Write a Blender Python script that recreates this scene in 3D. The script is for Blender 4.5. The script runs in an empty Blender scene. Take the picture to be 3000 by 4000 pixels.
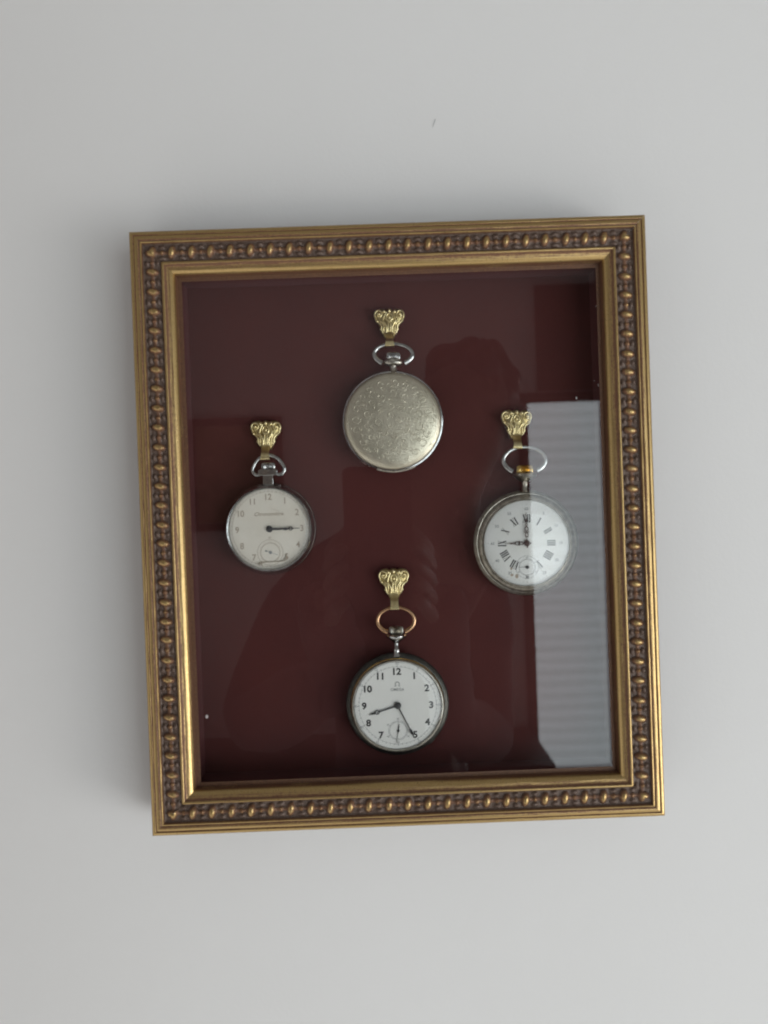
import bpy, bmesh, math, random
from mathutils import Vector, Matrix
random.seed(7)
PI = math.pi
sc = bpy.context.scene
COL = sc.collection
MM = 0.001

# ------------------------------------------------------------------ helpers
class MB:
    """mesh builder; points are (x, up, h) in mm: h = height off the wall / felt towards the room"""
    def __init__(s):
        s.v = []; s.f = []
    def add(s, pts, faces):
        o = len(s.v)
        s.v += [(p[0]*MM, -p[2]*MM, p[1]*MM) for p in pts]
        s.f += [tuple(i+o for i in f) for f in faces]
    def lathe(s, prof, n=96, cx=0, cy=0, h0=0, cap=True):
        """prof: (r, h) around the axis that points at the viewer"""
        pts = []; fs = []
        for r, h in prof:
            for k in range(n):
                a = 2*PI*k/n
                pts.append((cx+r*math.cos(a), cy+r*math.sin(a), h0+h))
        m = len(prof)
        for j in range(m-1):
            for k in range(n):
                fs.append((j*n+k, j*n+(k+1) % n, (j+1)*n+(k+1) % n, (j+1)*n+k))
        if cap:
            fs.append(tuple(range(n-1, -1, -1))); fs.append(tuple(range((m-1)*n, m*n)))
        s.add(pts, fs)
    def vlathe(s, prof, n=32, cx=0, hc=0, teeth=0, depth=0):
        """prof: (r, up) around the upright axis through (cx, hc)"""
        pts = []; fs = []
        if teeth: n = teeth*6
        for r, z in prof:
            for k in range(n):
                a = 2*PI*k/n
                rr = r
                if teeth and depth: rr = r - depth*(0.5-0.5*math.cos(teeth*a))
                pts.append((cx+rr*math.cos(a), z, hc+rr*math.sin(a)))
        m = len(prof)
        for j in range(m-1):
            for k in range(n):
                fs.append((j*n+k, j*n+(k+1) % n, (j+1)*n+(k+1) % n, (j+1)*n+k))
        fs.append(tuple(range(n))); fs.append(tuple(range(m*n-1, (m-1)*n-1, -1)))
        s.add(pts, fs)
    def tube(s, path, r, n=10, closed=False, flat=1.0):
        """path: list of (x, up, h); r: number or list"""
        P = [Vector(p) for p in path]; m = len(P)
        if not hasattr(r, '__len__'): r = [r]*m
        pts = []; fs = []
        for i in range(m):
            a = P[(i-1) % m] if (closed or i > 0) else P[i]
            b = P[(i+1) % m] if (closed or i < m-1) else P[i]
            t = (b-a)
            if t.length < 1e-9: t = Vector((1, 0, 0))
            t.normalize()
            up = Vector((0, 0, 1))
            side = t.cross(up)
            if side.length < 1e-4: side = t.cross(Vector((0, 1, 0)))
            side.normalize(); w = side.cross(t).normalized()
            for k in range(n):
                q = 2*PI*k/n
                pts.append(tuple(P[i] + side*(r[i]*math.cos(q)) + w*(r[i]*flat*math.sin(q))))
        for i in range(m if closed else m-1):
            for k in range(n):
                fs.append((i*n+k, i*n+(k+1) % n, ((i+1) % m)*n+(k+1) % n, ((i+1) % m)*n+k))
        if not closed:
            fs.append(tuple(range(n-1, -1, -1))); fs.append(tuple(range((m-1)*n, m*n)))
        s.add(pts, fs)
    def plate(s, outline, h0, h1):
        n = len(outline)
        pts = [(x, y, h0) for x, y in outline] + [(x, y, h1) for x, y in outline]
        fs = [tuple(range(n-1, -1, -1)), tuple(range(n, 2*n))]
        fs += [(k, (k+1) % n, n+(k+1) % n, n+k) for k in range(n)]
        s.add(pts, fs)
    def box(s, x0, x1, y0, y1, h0, h1):
        s.plate([(x0, y0), (x1, y0), (x1, y1), (x0, y1)], h0, h1)
    def ring(s, r0, r1, h0, h1, n=72, cx=0, cy=0):
        s.lathe([(r0, h0), (r1, h0), (r1, h1), (r0, h1), (r0, h0)], n, cx, cy, cap=False)
    def ell(s, c, rad, n=14, m=9):
        pts = []; fs = []
        for j in range(m+1):
            t = PI*j/m
            for k in range(n):
                a = 2*PI*k/n
                pts.append((c[0]+rad[0]*math.sin(t)*math.cos(a), c[1]+rad[1]*math.sin(t)*math.sin(a), c[2]+rad[2]*math.cos(t)))
        for j in range(m):
            for k in range(n):
                fs.append((j*n+k, j*n+(k+1) % n, (j+1)*n+(k+1) % n, (j+1)*n+k))
        s.add(pts, fs)
    def build(s, name, mat, parent=None, angle=32, smooth=True, weld=True):
        me = bpy.data.meshes.new(name)
        bm = bmesh.new()
        vs = [bm.verts.new(v) for v in s.v]
        for f in s.f:
            try: bm.faces.new([vs[i] for i in f])
            except ValueError: pass
        if weld: bmesh.ops.remove_doubles(bm, verts=bm.verts, dist=2e-6)
        bmesh.ops.recalc_face_normals(bm, faces=bm.faces)
        bm.to_mesh(me); bm.free()
        if smooth:
            me.polygons.foreach_set('use_smooth', [True]*len(me.polygons))
            me.set_sharp_from_angle(angle=math.radians(angle))
        me.materials.append(mat)
        o = bpy.data.objects.new(name, me); COL.objects.link(o)
        if parent is not None: o.parent = parent
        return o

def tag(o, label=None, cat=None, group=None, kind=None):
    if label: o['label'] = label
    if cat: o['category'] = cat
    if group: o['group'] = group
    if kind: o['kind'] = kind
    return o

def thing(name, label, cat, x, z, h=0, rot=0, group=None):
    o = bpy.data.objects.new(name, None); COL.objects.link(o)
    o.empty_display_size = 0.01
    o.location = (x*MM, -h*MM, z*MM); o.rotation_euler = (0, math.radians(rot), 0)
    return tag(o, label, cat, group)

# ------------------------------------------------------------------ materials
def mat(name):
    m = bpy.data.materials.new(name); m.use_nodes = True
    nt = m.node_tree
    return m, nt, nt.nodes['Principled BSDF']
def N(nt, t, **kw):
    n = nt.nodes.new(t)
    for k, v in kw.items():
        if k in n.inputs: n.inputs[k].default_value = v
        else: setattr(n, k, v)
    return n
def L(nt, a, b): nt.links.new(a, b)
def coords(nt, scale=(1, 1, 1), loc=(0, 0, 0)):
    tc = N(nt, 'ShaderNodeTexCoord'); mp = N(nt, 'ShaderNodeMapping')
    mp.inputs['Scale'].default_value = scale; mp.inputs['Location'].default_value = loc
    L(nt, tc.outputs['Object'], mp.inputs['Vector']); return mp.outputs['Vector']
def noise(nt, vec, scale, detail=3, rough=.55, dist=0):
    n = N(nt, 'ShaderNodeTexNoise'); n.inputs['Scale'].default_value = scale
    n.inputs['Detail'].default_value = detail; n.inputs['Roughness'].default_value = rough
    n.inputs['Distortion'].default_value = dist
    L(nt, vec, n.inputs['Vector']); return n.outputs['Fac']
def ramp(nt, fac, stops):
    r = N(nt, 'ShaderNodeValToRGB'); e = r.color_ramp.elements
    while len(e) < len(stops): e.new(0.5)
    for i, (p, c) in enumerate(stops):
        e[i].position = p; e[i].color = (c[0], c[1], c[2], 1) if hasattr(c, '__len__') else (c, c, c, 1)
    L(nt, fac, r.inputs['Fac']); return r.outputs['Color']
def mixc(nt, fac, a, b, mode='MIX'):
    m = N(nt, 'ShaderNodeMix', data_type='RGBA', blend_type=mode)
    for s, v in ((m.inputs['Factor'], fac), (m.inputs[6], a), (m.inputs[7], b)):
        if hasattr(v, 'is_linked'): L(nt, v, s)
        elif hasattr(v, '__len__'): s.default_value = (*v[:3], 1)
        else: s.default_value = v
    return m.outputs[2]
def math_(nt, op, a, b=None, clamp=False):
    m = N(nt, 'ShaderNodeMath', operation=op, use_clamp=clamp)
    for i, v in enumerate((a, b)):
        if v is None: continue
        if hasattr(v, 'is_linked'): L(nt, v, m.inputs[i])
        else: m.inputs[i].default_value = v
    return m.outputs[0]
def bump(nt, h, strength, dist, b):
    n = N(nt, 'ShaderNodeBump'); n.inputs['Strength'].default_value = strength
    n.inputs['Distance'].default_value = dist
    L(nt, h, n.inputs['Height']); L(nt, n.outputs['Normal'], b.inputs['Normal'])

def metal(name, col, rough=.25, var=.15, grime=None, gscale=300, bumpd=0.00002):
    m, nt, b = mat(name)
    v = coords(nt)
    n = noise(nt, v, gscale, 5, .6)
    g = grime or tuple(c*.55 for c in col)
    L(nt, mixc(nt, ramp(nt, n, [(.42, 0), (.72, 1)]), col, g), b.inputs['Base Color'])
    b.inputs['Metallic'].default_value = 1
    r = N(nt, 'ShaderNodeMapRange'); L(nt, n, r.inputs['Value'])
    r.inputs['To Min'].default_value = max(.03, rough-var*.5); r.inputs['To Max'].default_value = rough+var
    L(nt, r.outputs[0], b.inputs['Roughness'])
    bump(nt, noise(nt, v, 900, 3), .25, bumpd, b)
    return m
def paint(name, col, rough=.4, metallic=0.0, spec=.5):
    m, nt, b = mat(name)
    v = coords(nt)
    n = noise(nt, v, 250, 4)
    L(nt, mixc(nt, n, tuple(c*.86 for c in col), tuple(min(1, c*1.1) for c in col)), b.inputs['Base Color'])
    b.inputs['Roughness'].default_value = rough; b.inputs['Metallic'].default_value = metallic
    b.inputs['Specular IOR Level'].default_value = spec
    return m

# wall paint
M_wall, nt, b = mat('wall_paint')
v = coords(nt)
L(nt, mixc(nt, noise(nt, v, 3.0, 3), (.725, .722, .712), (.768, .765, .757)), b.inputs['Base Color'])
b.inputs['Roughness'].default_value = .62; b.inputs['Specular IOR Level'].default_value = .3
hh = math_(nt, 'ADD', noise(nt, v, 55, 4), math_(nt, 'MULTIPLY', noise(nt, v, 420, 3), .35))
bump(nt, hh, .8, .00030, b)

# gilded moulding: relief attribute = where the gilding was rubbed on, rest is grey-brown wash over red clay
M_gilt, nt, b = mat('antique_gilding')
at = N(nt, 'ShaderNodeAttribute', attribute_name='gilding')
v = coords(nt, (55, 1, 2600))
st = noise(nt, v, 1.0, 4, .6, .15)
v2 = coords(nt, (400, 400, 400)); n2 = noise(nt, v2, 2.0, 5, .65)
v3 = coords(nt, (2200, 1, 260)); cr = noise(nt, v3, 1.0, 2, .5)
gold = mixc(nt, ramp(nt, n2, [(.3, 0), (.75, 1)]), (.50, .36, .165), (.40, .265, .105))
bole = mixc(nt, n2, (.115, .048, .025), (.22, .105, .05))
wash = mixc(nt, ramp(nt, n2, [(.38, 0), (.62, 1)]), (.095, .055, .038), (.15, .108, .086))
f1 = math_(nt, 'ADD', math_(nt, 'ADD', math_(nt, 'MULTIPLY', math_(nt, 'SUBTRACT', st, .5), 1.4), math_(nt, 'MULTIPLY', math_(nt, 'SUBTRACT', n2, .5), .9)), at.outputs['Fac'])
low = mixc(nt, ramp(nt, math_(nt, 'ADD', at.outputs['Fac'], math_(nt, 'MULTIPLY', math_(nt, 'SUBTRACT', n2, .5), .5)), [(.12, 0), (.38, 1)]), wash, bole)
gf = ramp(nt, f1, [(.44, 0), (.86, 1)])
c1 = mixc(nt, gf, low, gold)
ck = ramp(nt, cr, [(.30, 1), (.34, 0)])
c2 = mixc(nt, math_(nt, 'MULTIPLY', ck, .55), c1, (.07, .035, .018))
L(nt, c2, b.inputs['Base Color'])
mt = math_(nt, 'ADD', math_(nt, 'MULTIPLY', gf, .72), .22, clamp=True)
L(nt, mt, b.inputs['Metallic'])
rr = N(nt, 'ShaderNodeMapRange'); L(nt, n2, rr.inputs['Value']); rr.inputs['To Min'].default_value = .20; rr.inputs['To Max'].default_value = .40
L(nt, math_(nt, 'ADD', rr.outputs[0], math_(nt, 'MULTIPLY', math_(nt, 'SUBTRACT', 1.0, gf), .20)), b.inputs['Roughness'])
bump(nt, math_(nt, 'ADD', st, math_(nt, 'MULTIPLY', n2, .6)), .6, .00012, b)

M_lip = paint('dark_red_brown_lip', (.085, .032, .018), .45)
M_box = paint('dark_frame_side', (.055, .030, .022), .55)

# felt / velvet backing
M_felt, nt, b = mat('burgundy_cloth')
v = coords(nt)
wv = []
for d in ('X', 'Z'):
    w = N(nt, 'ShaderNodeTexWave', bands_direction=d); w.inputs['Scale'].default_value = 420
    w.inputs['Distortion'].default_value = 1.2; w.inputs['Detail'].default_value = 2; L(nt, v, w.inputs['Vector']); wv.append(w.outputs['Fac'])
wsum = math_(nt, 'ADD', wv[0], wv[1])
n = noise(nt, v, 900, 3)
mx = mixc(nt, ramp(nt, noise(nt, v, 14, 4), [(.3, 0), (.7, 1)]), (.100, .0285, .0255), (.080, .0240, .0225))
L(nt, mixc(nt, math_(nt, 'MULTIPLY', n, .45), mx, (.07, .018, .018)), b.inputs['Base Color'])
b.inputs['Roughness'].default_value = .9; b.inputs['Specular IOR Level'].default_value = .15
b.inputs['Sheen Weight'].default_value = .15; b.inputs['Sheen Roughness'].default_value = .5
b.inputs['Sheen Tint'].default_value = (.6, .3, .35, 1)
bump(nt, math_(nt, 'ADD', wsum, n), .5, .00015, b)

# clear glass (thin pane, light passes)
def glass(name, r0=.042, tint=(1, 1, 1)):
    m = bpy.data.materials.new(name); m.use_nodes = True; nt = m.node_tree; nt.nodes.clear()
    out = N(nt, 'ShaderNodeOutputMaterial'); mix = N(nt, 'ShaderNodeMixShader')
    tr = N(nt, 'ShaderNodeBsdfTransparent'); tr.inputs['Color'].default_value = (*tint, 1)
    gl = N(nt, 'ShaderNodeBsdfGlossy'); gl.inputs['Roughness'].default_value = .004
    lw = N(nt, 'ShaderNodeLayerWeight'); lw.inputs['Blend'].default_value = .5
    p5 = math_(nt, 'POWER', lw.outputs['Facing'], 5.0)
    f = math_(nt, 'ADD', math_(nt, 'MULTIPLY', p5, 1-r0), r0)
    L(nt, f, mix.inputs['Fac']); L(nt, tr.outputs[0], mix.inputs[1]); L(nt, gl.outputs[0], mix.inputs[2])
    L(nt, mix.outputs[0], out.inputs['Surface'])
    return m
M_glass = glass('picture_glass', .042, (.985, .99, .985))
M_crystal = glass('watch_crystal', .035, (.99, .99, .985))

M_brass = metal('stamped_brass', (.88, .76, .44), .27, .12, (.68, .55, .27))
M_brass_d = metal('hole_shade_brass', (.50, .40, .19), .34, .12, (.26, .20, .09))  # plate tone darkened to stand in for shaded holes behind the relief
M_steel = metal('worn_steel', (.56, .56, .56), .14, .12, (.30, .29, .28))
M_silver = metal('old_silver', (.56, .53, .47), .26, .15, (.27, .24, .20))
M_dark = metal('gunmetal', (.085, .083, .075), .38, .12, (.05, .05, .045))
M_gold = metal('watch_gold', (.80, .58, .22), .20, .08, (.62, .42, .15))
M_rose = metal('rose_gold', (.66, .40, .24), .22, .10, (.46, .27, .15))
M_ink = paint('black_ink', (.025, .025, .028), .4)
M_grey = paint('grey_ink', (.30, .31, .32), .4)
M_blue = paint('blued_steel', (.06, .06, .065), .35)
M_rust = paint('rusty_hand', (.075, .038, .034), .5)
M_sepia = paint('faded_sepia_ink', (.43, .36, .29), .5)
M_red = paint('red_ink', (.45, .12, .08), .5)

def enamel(name, c1, c2, rough=.22):
    m, nt, b = mat(name)
    v = coords(nt); n = noise(nt, v, 60, 5, .6)
    L(nt, mixc(nt, ramp(nt, n, [(.35, 0), (.75, 1)]), c1, c2), b.inputs['Base Color'])
    b.inputs['Roughness'].default_value = rough; b.inputs['Specular IOR Level'].default_value = .35
    return m
M_white = enamel('white_enamel', (.89, .89, .875), (.85, .85, .835))
M_cream = enamel('cream_dial', (.84, .80, .73), (.75, .70, .62), .5)
M_white_b = enamel('yellowed_enamel', (.84, .85, .85), (.76, .77, .74))

# engraved nickel cover
M_bronze = metal('darkened_silver', (.36, .33, .28), .30, .15, (.17, .15, .12))
M_engr, nt, b = mat('engraved_nickel')
v = coords(nt)
n = noise(nt, v, 120, 4)
L(nt, mixc(nt, ramp(nt, n, [(.35, 0), (.7, 1)]), (.66, .61, .49), (.53, .49, .385)), b.inputs['Base Color'])
b.inputs['Metallic'].default_value = .88; b.inputs['Roughness'].default_value = .36
vo = N(nt, 'ShaderNodeTexVoronoi', feature='DISTANCE_TO_EDGE'); vo.inputs['Scale'].default_value = 420; L(nt, v, vo.inputs['Vector'])
w = N(nt, 'ShaderNodeTexWave', wave_type='RINGS'); w.inputs['Scale'].default_value = 260; w.inputs['Distortion'].default_value = 14
w.inputs['Detail'].default_value = 2; w.inputs['Detail Scale'].default_value = 1.2; L(nt, v, w.inputs['Vector'])
bump(nt, math_(nt, 'ADD', math_(nt, 'MULTIPLY', vo.outputs['Distance'], 1.2), w.outputs['Fac']), .32, .00010, b)

# ------------------------------------------------------------------ setting: the wall
wm = MB(); wm.box(-2600, 3600, -1500, 1300, -60, 0)
wall = wm.build('wall', M_wall, None, smooth=False)
tag(wall, 'plain off-white painted wall behind the gilt frame', 'wall', kind='structure')

hair_m = MB()
hair_m.tube([(30.9, 235, .15), (30.4, 233.4, .25), (29.7, 231.8, .2), (29.2, 230.4, .12)], .11, 6)
tag(hair_m.build('wall_hair', M_grey), 'tiny grey hair stuck to the wall above the frame', 'hair')
hair2 = MB(); hair2.tube([(160.0, -59.0, .12), (160.7, -58.7, .2), (161.3, -58.8, .12)], .07, 6)
tag(hair2.build('wall_scuff', M_wall), 'faint raised paint nib on the wall right of the frame', 'paint nib')

# ------------------------------------------------------------------ the shadow-box frame
W, H = 280.0, 328.0
AIN = 23.7
FELT_H, GLASS_H = 3.0, 25.0
frame = thing('display_frame', 'antique gilt shadow-box frame with beaded moulding and burgundy cloth, holding four pocket watches', 'picture frame', 0, 0)
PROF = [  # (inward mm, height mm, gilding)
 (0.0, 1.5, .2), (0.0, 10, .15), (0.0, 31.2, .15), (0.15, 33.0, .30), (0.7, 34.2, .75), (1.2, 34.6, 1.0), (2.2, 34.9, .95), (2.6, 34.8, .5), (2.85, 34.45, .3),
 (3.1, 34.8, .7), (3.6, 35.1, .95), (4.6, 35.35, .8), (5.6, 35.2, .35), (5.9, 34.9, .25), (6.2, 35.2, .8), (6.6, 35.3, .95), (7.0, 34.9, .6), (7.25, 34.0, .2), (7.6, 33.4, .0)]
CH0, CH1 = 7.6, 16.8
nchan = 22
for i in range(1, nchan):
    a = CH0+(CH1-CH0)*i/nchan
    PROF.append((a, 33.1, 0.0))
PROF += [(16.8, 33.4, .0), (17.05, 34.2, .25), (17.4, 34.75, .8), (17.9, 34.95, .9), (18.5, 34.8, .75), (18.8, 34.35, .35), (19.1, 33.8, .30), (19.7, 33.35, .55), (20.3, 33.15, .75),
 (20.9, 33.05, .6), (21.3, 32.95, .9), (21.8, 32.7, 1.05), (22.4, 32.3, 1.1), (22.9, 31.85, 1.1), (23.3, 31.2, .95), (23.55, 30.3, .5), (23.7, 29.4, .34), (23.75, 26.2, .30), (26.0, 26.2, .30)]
VC = (CH0+CH1)/2
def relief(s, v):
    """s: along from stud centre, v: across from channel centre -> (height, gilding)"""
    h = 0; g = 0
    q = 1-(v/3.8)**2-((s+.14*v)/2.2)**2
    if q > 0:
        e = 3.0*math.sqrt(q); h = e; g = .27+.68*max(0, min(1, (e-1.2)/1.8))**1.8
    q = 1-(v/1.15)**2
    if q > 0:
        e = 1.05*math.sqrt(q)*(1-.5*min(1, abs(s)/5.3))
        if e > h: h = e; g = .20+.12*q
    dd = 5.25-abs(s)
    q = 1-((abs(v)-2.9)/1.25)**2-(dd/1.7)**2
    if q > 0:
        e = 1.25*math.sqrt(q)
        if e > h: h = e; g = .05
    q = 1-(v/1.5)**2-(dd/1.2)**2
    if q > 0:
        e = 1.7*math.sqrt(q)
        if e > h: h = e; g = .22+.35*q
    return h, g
def rail(name, length, nst, rot, loc, seam=0.0):
    """one mitred length of moulding; local x runs along it, inward is down"""
    pitch = (length-2*VC)/nst
    step = .62
    nx = int(length/step)+1
    xs = [-length/2+length*i/nx for i in range(nx+1)]
    verts = []; gl = []
    rnd = random.Random(hash(name+str(rot)) % 1000)
    jit = [(rnd.uniform(-.35, .35), rnd.uniform(.78, 1.08)) for _ in range(nst+2)]
    for a, h, g in PROF:
        lim = length/2-a-seam
        for x in xs:
            xc = max(-lim, min(lim, x))
            hh, gg = h, g
            if CH0 < a < CH1:
                u = (xc+length/2-VC)/pitch; k = round(u); s = (u-k)*10.5
                ja, jb = jit[int(k) % len(jit)]
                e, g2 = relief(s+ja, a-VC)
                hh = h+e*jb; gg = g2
            elif h > 33:
                hh = h + .07*math.sin(x*.21+a)*math.sin(x*.083+2*a)
            verts.append((xc*MM, -hh*MM, -a*MM)); gl.append(gg)
    n1 = nx+1; faces = []
    for j in range(len(PROF)-1):
        for i in range(nx):
            q = (j*n1+i, j*n1+i+1, (j+1)*n1+i+1, (j+1)*n1+i)
            p = [verts[t] for t in q]
            if abs(p[0][0]-p[1][0]) < 1e-9 and abs(p[3][0]-p[2][0]) < 1e-9: continue
            faces.append(q)
    me = bpy.data.meshes.new(name); me.from_pydata(verts, [], faces)
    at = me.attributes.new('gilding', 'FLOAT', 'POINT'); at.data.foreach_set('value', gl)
    me.polygons.foreach_set('use_smooth', [True]*len(me.polygons)); me.set_sharp_from_angle(angle=math.radians(50))
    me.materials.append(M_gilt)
    o = bpy.data.objects.new(name, me); COL.objects.link(o); o.parent = frame
    o.location = loc; o.rotation_euler = (0, math.radians(rot), 0)
    return o
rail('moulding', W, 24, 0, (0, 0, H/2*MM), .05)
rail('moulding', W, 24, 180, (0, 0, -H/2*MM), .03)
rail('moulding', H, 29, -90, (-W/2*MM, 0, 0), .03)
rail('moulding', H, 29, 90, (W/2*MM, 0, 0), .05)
# backing board with cloth, glass, inside walls of the box
m = MB(); m.box(-W/2+20, W/2-20, -H/2+20, H/2-20, 1.2, FELT_H)
m.build('cloth_backing', M_felt, frame, smooth=False)
m = MB(); m.box(-W/2+22.9, W/2-22.9, -H/2+22.9, H/2-22.9, GLASS_H-1, GLASS_H+1)
m.build('glass_pane', M_glass, frame, smooth=False)
ix, iz = W/2-23.5, H/2-23.5
for nm, q in (('spacer', (-ix-2, -ix, -iz, iz)), ('spacer', (ix, ix+2, -iz, iz)), ('spacer', (-ix-2, ix+2, iz, iz+2)), ('spacer', (-ix-2, ix+2, -iz-2, -iz))):
    m = MB(); m.box(q[0], q[1], q[2], q[3], FELT_H+.01, GLASS_H-1.05); m.build(nm, M_felt, frame, smooth=False)
m = MB(); m.box(-W/2+.5, W/2-.5, -H/2+.5, H/2-.5, .3, 1.15); m.build('back_board', M_box, frame, smooth=False)

# specks of lint caught under the glass
def speck(x, z, rx, rz, rot, label):
    m = MB(); m.ell((0, 0, 0), (rx, rz, .18), 10, 6)
    o = m.build('lint_speck', M_lint); o.location = (x*MM, -(GLASS_H-1.3)*MM, z*MM); o.rotation_euler = (0, math.radians(rot), 0)
    tag(o, label, 'lint speck', 'lint specks under the glass')
M_lint = paint('lint', (.72, .66, .66), .9)
speck(-110.0, -102.3, .78, 1.05, 5, 'round white lint speck near the lower left corner of the glass')
speck(114.3, 117.5, .16, .75, 35, 'thin slanted lint fibre high up beside the right inner edge')
speck(114.0, 73.7, .30, .85, -12, 'pale lint bit by the right inner edge, above the window reflection')
speck(111.9, 76.2, .14, .5, -30, 'faintest tiny lint bit just left of another, above the window reflection')
speck(101.6, 67.0, .35, .75, 0, 'pointed lint bit straddling the top edge of the window reflection')
speck(-109.5, -141.2, .3, .35, 0, 'small dim lint speck in the lower left corner of the glass')

# ------------------------------------------------------------------ brass hangers
def catm(pts, n=8, closed=False):
    out = []; m = len(pts)
    rng = range(m) if closed else range(m-1)
    for i in rng:
        if closed: p0, p1, p2, p3 = (pts[(i-1) % m], pts[i], pts[(i+1) % m], pts[(i+2) % m])
        else: p0, p1, p2, p3 = pts[max(0, i-1)], pts[i], pts[i+1], pts[min(m-1, i+2)]
        for k in range(n):
            t = k/n
            out.append(tuple(.5*((2*p1[d])+(-p0[d]+p2[d])*t+(2*p0[d]-5*p1[d]+4*p2[d]-p3[d])*t*t+(-p0[d]+3*p1[d]-3*p2[d]+p3[d])*t**3) for d in range(len(p1))))
    if not closed: out.append(tuple(pts[-1]))
    return out
def hanger(x, z, rot, label, seed):
    """origin = middle of the top edge of the ornament"""
    root = thing('watch_hanger', label, 'watch hanger', x, z, FELT_H+2.6, rot, 'ornate brass hangers pinned to the cloth')
    r = random.Random(seed)
    half = [(0, .4), (1.3, .2), (2.0, -.3), (2.8, -.1), (3.9, .3), (5.2, .1), (6.2, -.1), (7.4, -.6), (8.3, -2.0), (8.6, -4.0), (8.1, -5.9), (7.3, -7.4), (6.2, -8.4), (5.9, -9.6), (5.0, -10.6), (4.7, -12.2), (4.0, -13.6), (3.4, -14.9), (2.8, -16.4)]
    out = catm([(a, b) for a, b in half], 3)
    ol = [(-a, b) for a, b in reversed(out)]+out[1:]
    m = MB(); n = len(ol)
    # domed plate: outline ring + inner ring raised
    cx, cy = 0, -6.5
    rings = []
    for s, h in ((1, -2.2), (1, .9), (.93, 1.5), (.75, 2.1), (.5, 2.5), (.2, 2.7)):
        rings.append([(cx+(px-cx)*s, cy+(py-cy)*s, h+.6) for px, py in ol])
    pts = [p for rg in rings for p in rg]; fs = []
    for j in range(len(rings)-1):
        for k in range(n): fs.append((j*n+k, j*n+(k+1) % n, (j+1)*n+(k+1) % n, (j+1)*n+k))
    fs.append(tuple(range((len(rings)-1)*n, len(rings)*n))); fs.append(tuple(range(n-1, -1, -1)))
    m.add(pts, fs)
    m.build('ornament_plate', M_brass_d, root, 40)
    m = MB()
    def mir(path, rad, flat=.9):
        m.tube(path, rad, 8, flat=flat); m.tube([(-p[0], p[1], p[2]) for p in path], rad, 8, flat=flat)
    # outer volutes
    sp = []
    for k in range(26):
        t = k/25; a = -.6+t*2*PI*1.25; rr = 2.5*(1-.72*t)
        sp.append((5.9+rr*math.cos(a), -3.4+rr*math.sin(a)*1.15, 2.6+.7*t))
    mir(sp, [.62*(1-.35*k/25) for k in range(26)])
    mir(catm([(7.9, -4.4, 2.4), (7.4, -7.0, 2.5), (5.6, -8.4, 2.8), (4.6, -10.2, 2.9), (4.3, -12.6, 2.5), (3.3, -14.2, 2.2)], 5), .52)
    mir(catm([(2.0, -2.0, 3.2), (3.1, -5.0, 3.4), (3.6, -7.2, 3.5), (2.2, -9.4, 3.6), (1.5, -11.6, 3.4), (1.9, -14.6, 2.8)], 5), .6)
    mir(catm([(5.2, -7.4, 3.0), (3.6, -8.8, 3.2), (3.2, -11.0, 3.2), (3.4, -13.0, 2.6)], 5), .45)
    mir(catm([(.5, -7.4, 3.5), (.75, -10, 3.6), (.45, -13.4, 3.2)], 5), .42)
    m.ell((3.1, -1.7, 2.9), (.85, 1.15, .8)); m.ell((-3.1, -1.7, 2.9), (.85, 1.15, .8))
    m.ell((0, -1.3, 3.1), (.95, 1.35, .9)); m.ell((5.9, -3.3, 3.2), (.8, .9, .8)); m.ell((-5.9, -3.3, 3.2), (.8, .9, .8))
    m.ell((7.0, -7.2, 2.7), (.75, .8, .7)); m.ell((-7.0, -7.2, 2.7), (.75, .8, .7))
    m.ell((4.9, -11.6, 2.4), (.6, .9, .6)); m.ell((-4.9, -11.6, 2.4), (.6, .9, .6))
    oval = [(1.75*math.cos(a), -5.2+2.2*math.sin(a), 3.6) for a in [2*PI*k/28 for k in range(28)]]
    m.tube(oval, .5, 8, closed=True); m.ell((0, -5.2, 3.5), (.8, 1.15, .7))
    for i in range(10):
        a = r.uniform(-6, 6); q = r.uniform(-8, -1); m.ell((a, q, 2.9), (.35, .55, .45), 8, 6)
    m.build('ornament_relief', M_brass, root, 50)
    # the hook tab, bent over the bow
    w0 = 2.4
    path = [(-13.2, 2.8), (-14.8, 3.6), (-16.5, 5.3), (-18.4, 7.3), (-20.2, 8.6), (-21.6, 8.9), (-22.4, 8.3), (-22.4, 7.0), (-22.2, 5.4)]
    path = catm(path, 4)
    pts = []; fs = []
    for k, (y, h) in enumerate(path):
        ww = w0*(1.0+.10*math.cos(k*.25))
        a = path[max(0, k-1)]; c = path[min(len(path)-1, k+1)]
        t = Vector((c[0]-a[0], c[1]-a[1])).normalized(); nx, nh = -t.y, t.x
        if nh < 0 and k < 22: nx, nh = -nx, -nh
        nx, nh = (-t.y, t.x) if True else (nx, nh)
        e = .32
        pts += [(-ww, y-nx*e, h-nh*e), (ww, y-nx*e, h-nh*e), (ww, y+nx*e, h+nh*e), (-ww, y+nx*e, h+nh*e)]
    for k in range(len(path)-1):
        for j in range(4): fs.append((k*4+j, k*4+(j+1) % 4, (k+1)*4+(j+1) % 4, (k+1)*4+j))
    fs.append((3, 2, 1, 0)); q = (len(path)-1)*4; fs.append((q, q+1, q+2, q+3))
    m = MB(); m.add(pts, fs); m.build('hook', M_brass, root, 40)
    return root
hanger(-.2, 123.9, 1.5, 'brass palmette hanger pinned to the cloth, holding the engraved closed watch', 1)
hanger(-73.3, 62.1, 1.0, 'brass palmette hanger at the left, hooked over the bow of the cream-dialled watch', 2)
hanger(70.9, 63.2, 3.0, 'brass palmette hanger half under the window reflection, holding the roman-numeral watch', 3)
hanger(-3.2, -25.6, 0.5, 'brass palmette hanger above the lowest watch, hooked through its rose-gold bow', 4)

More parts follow.
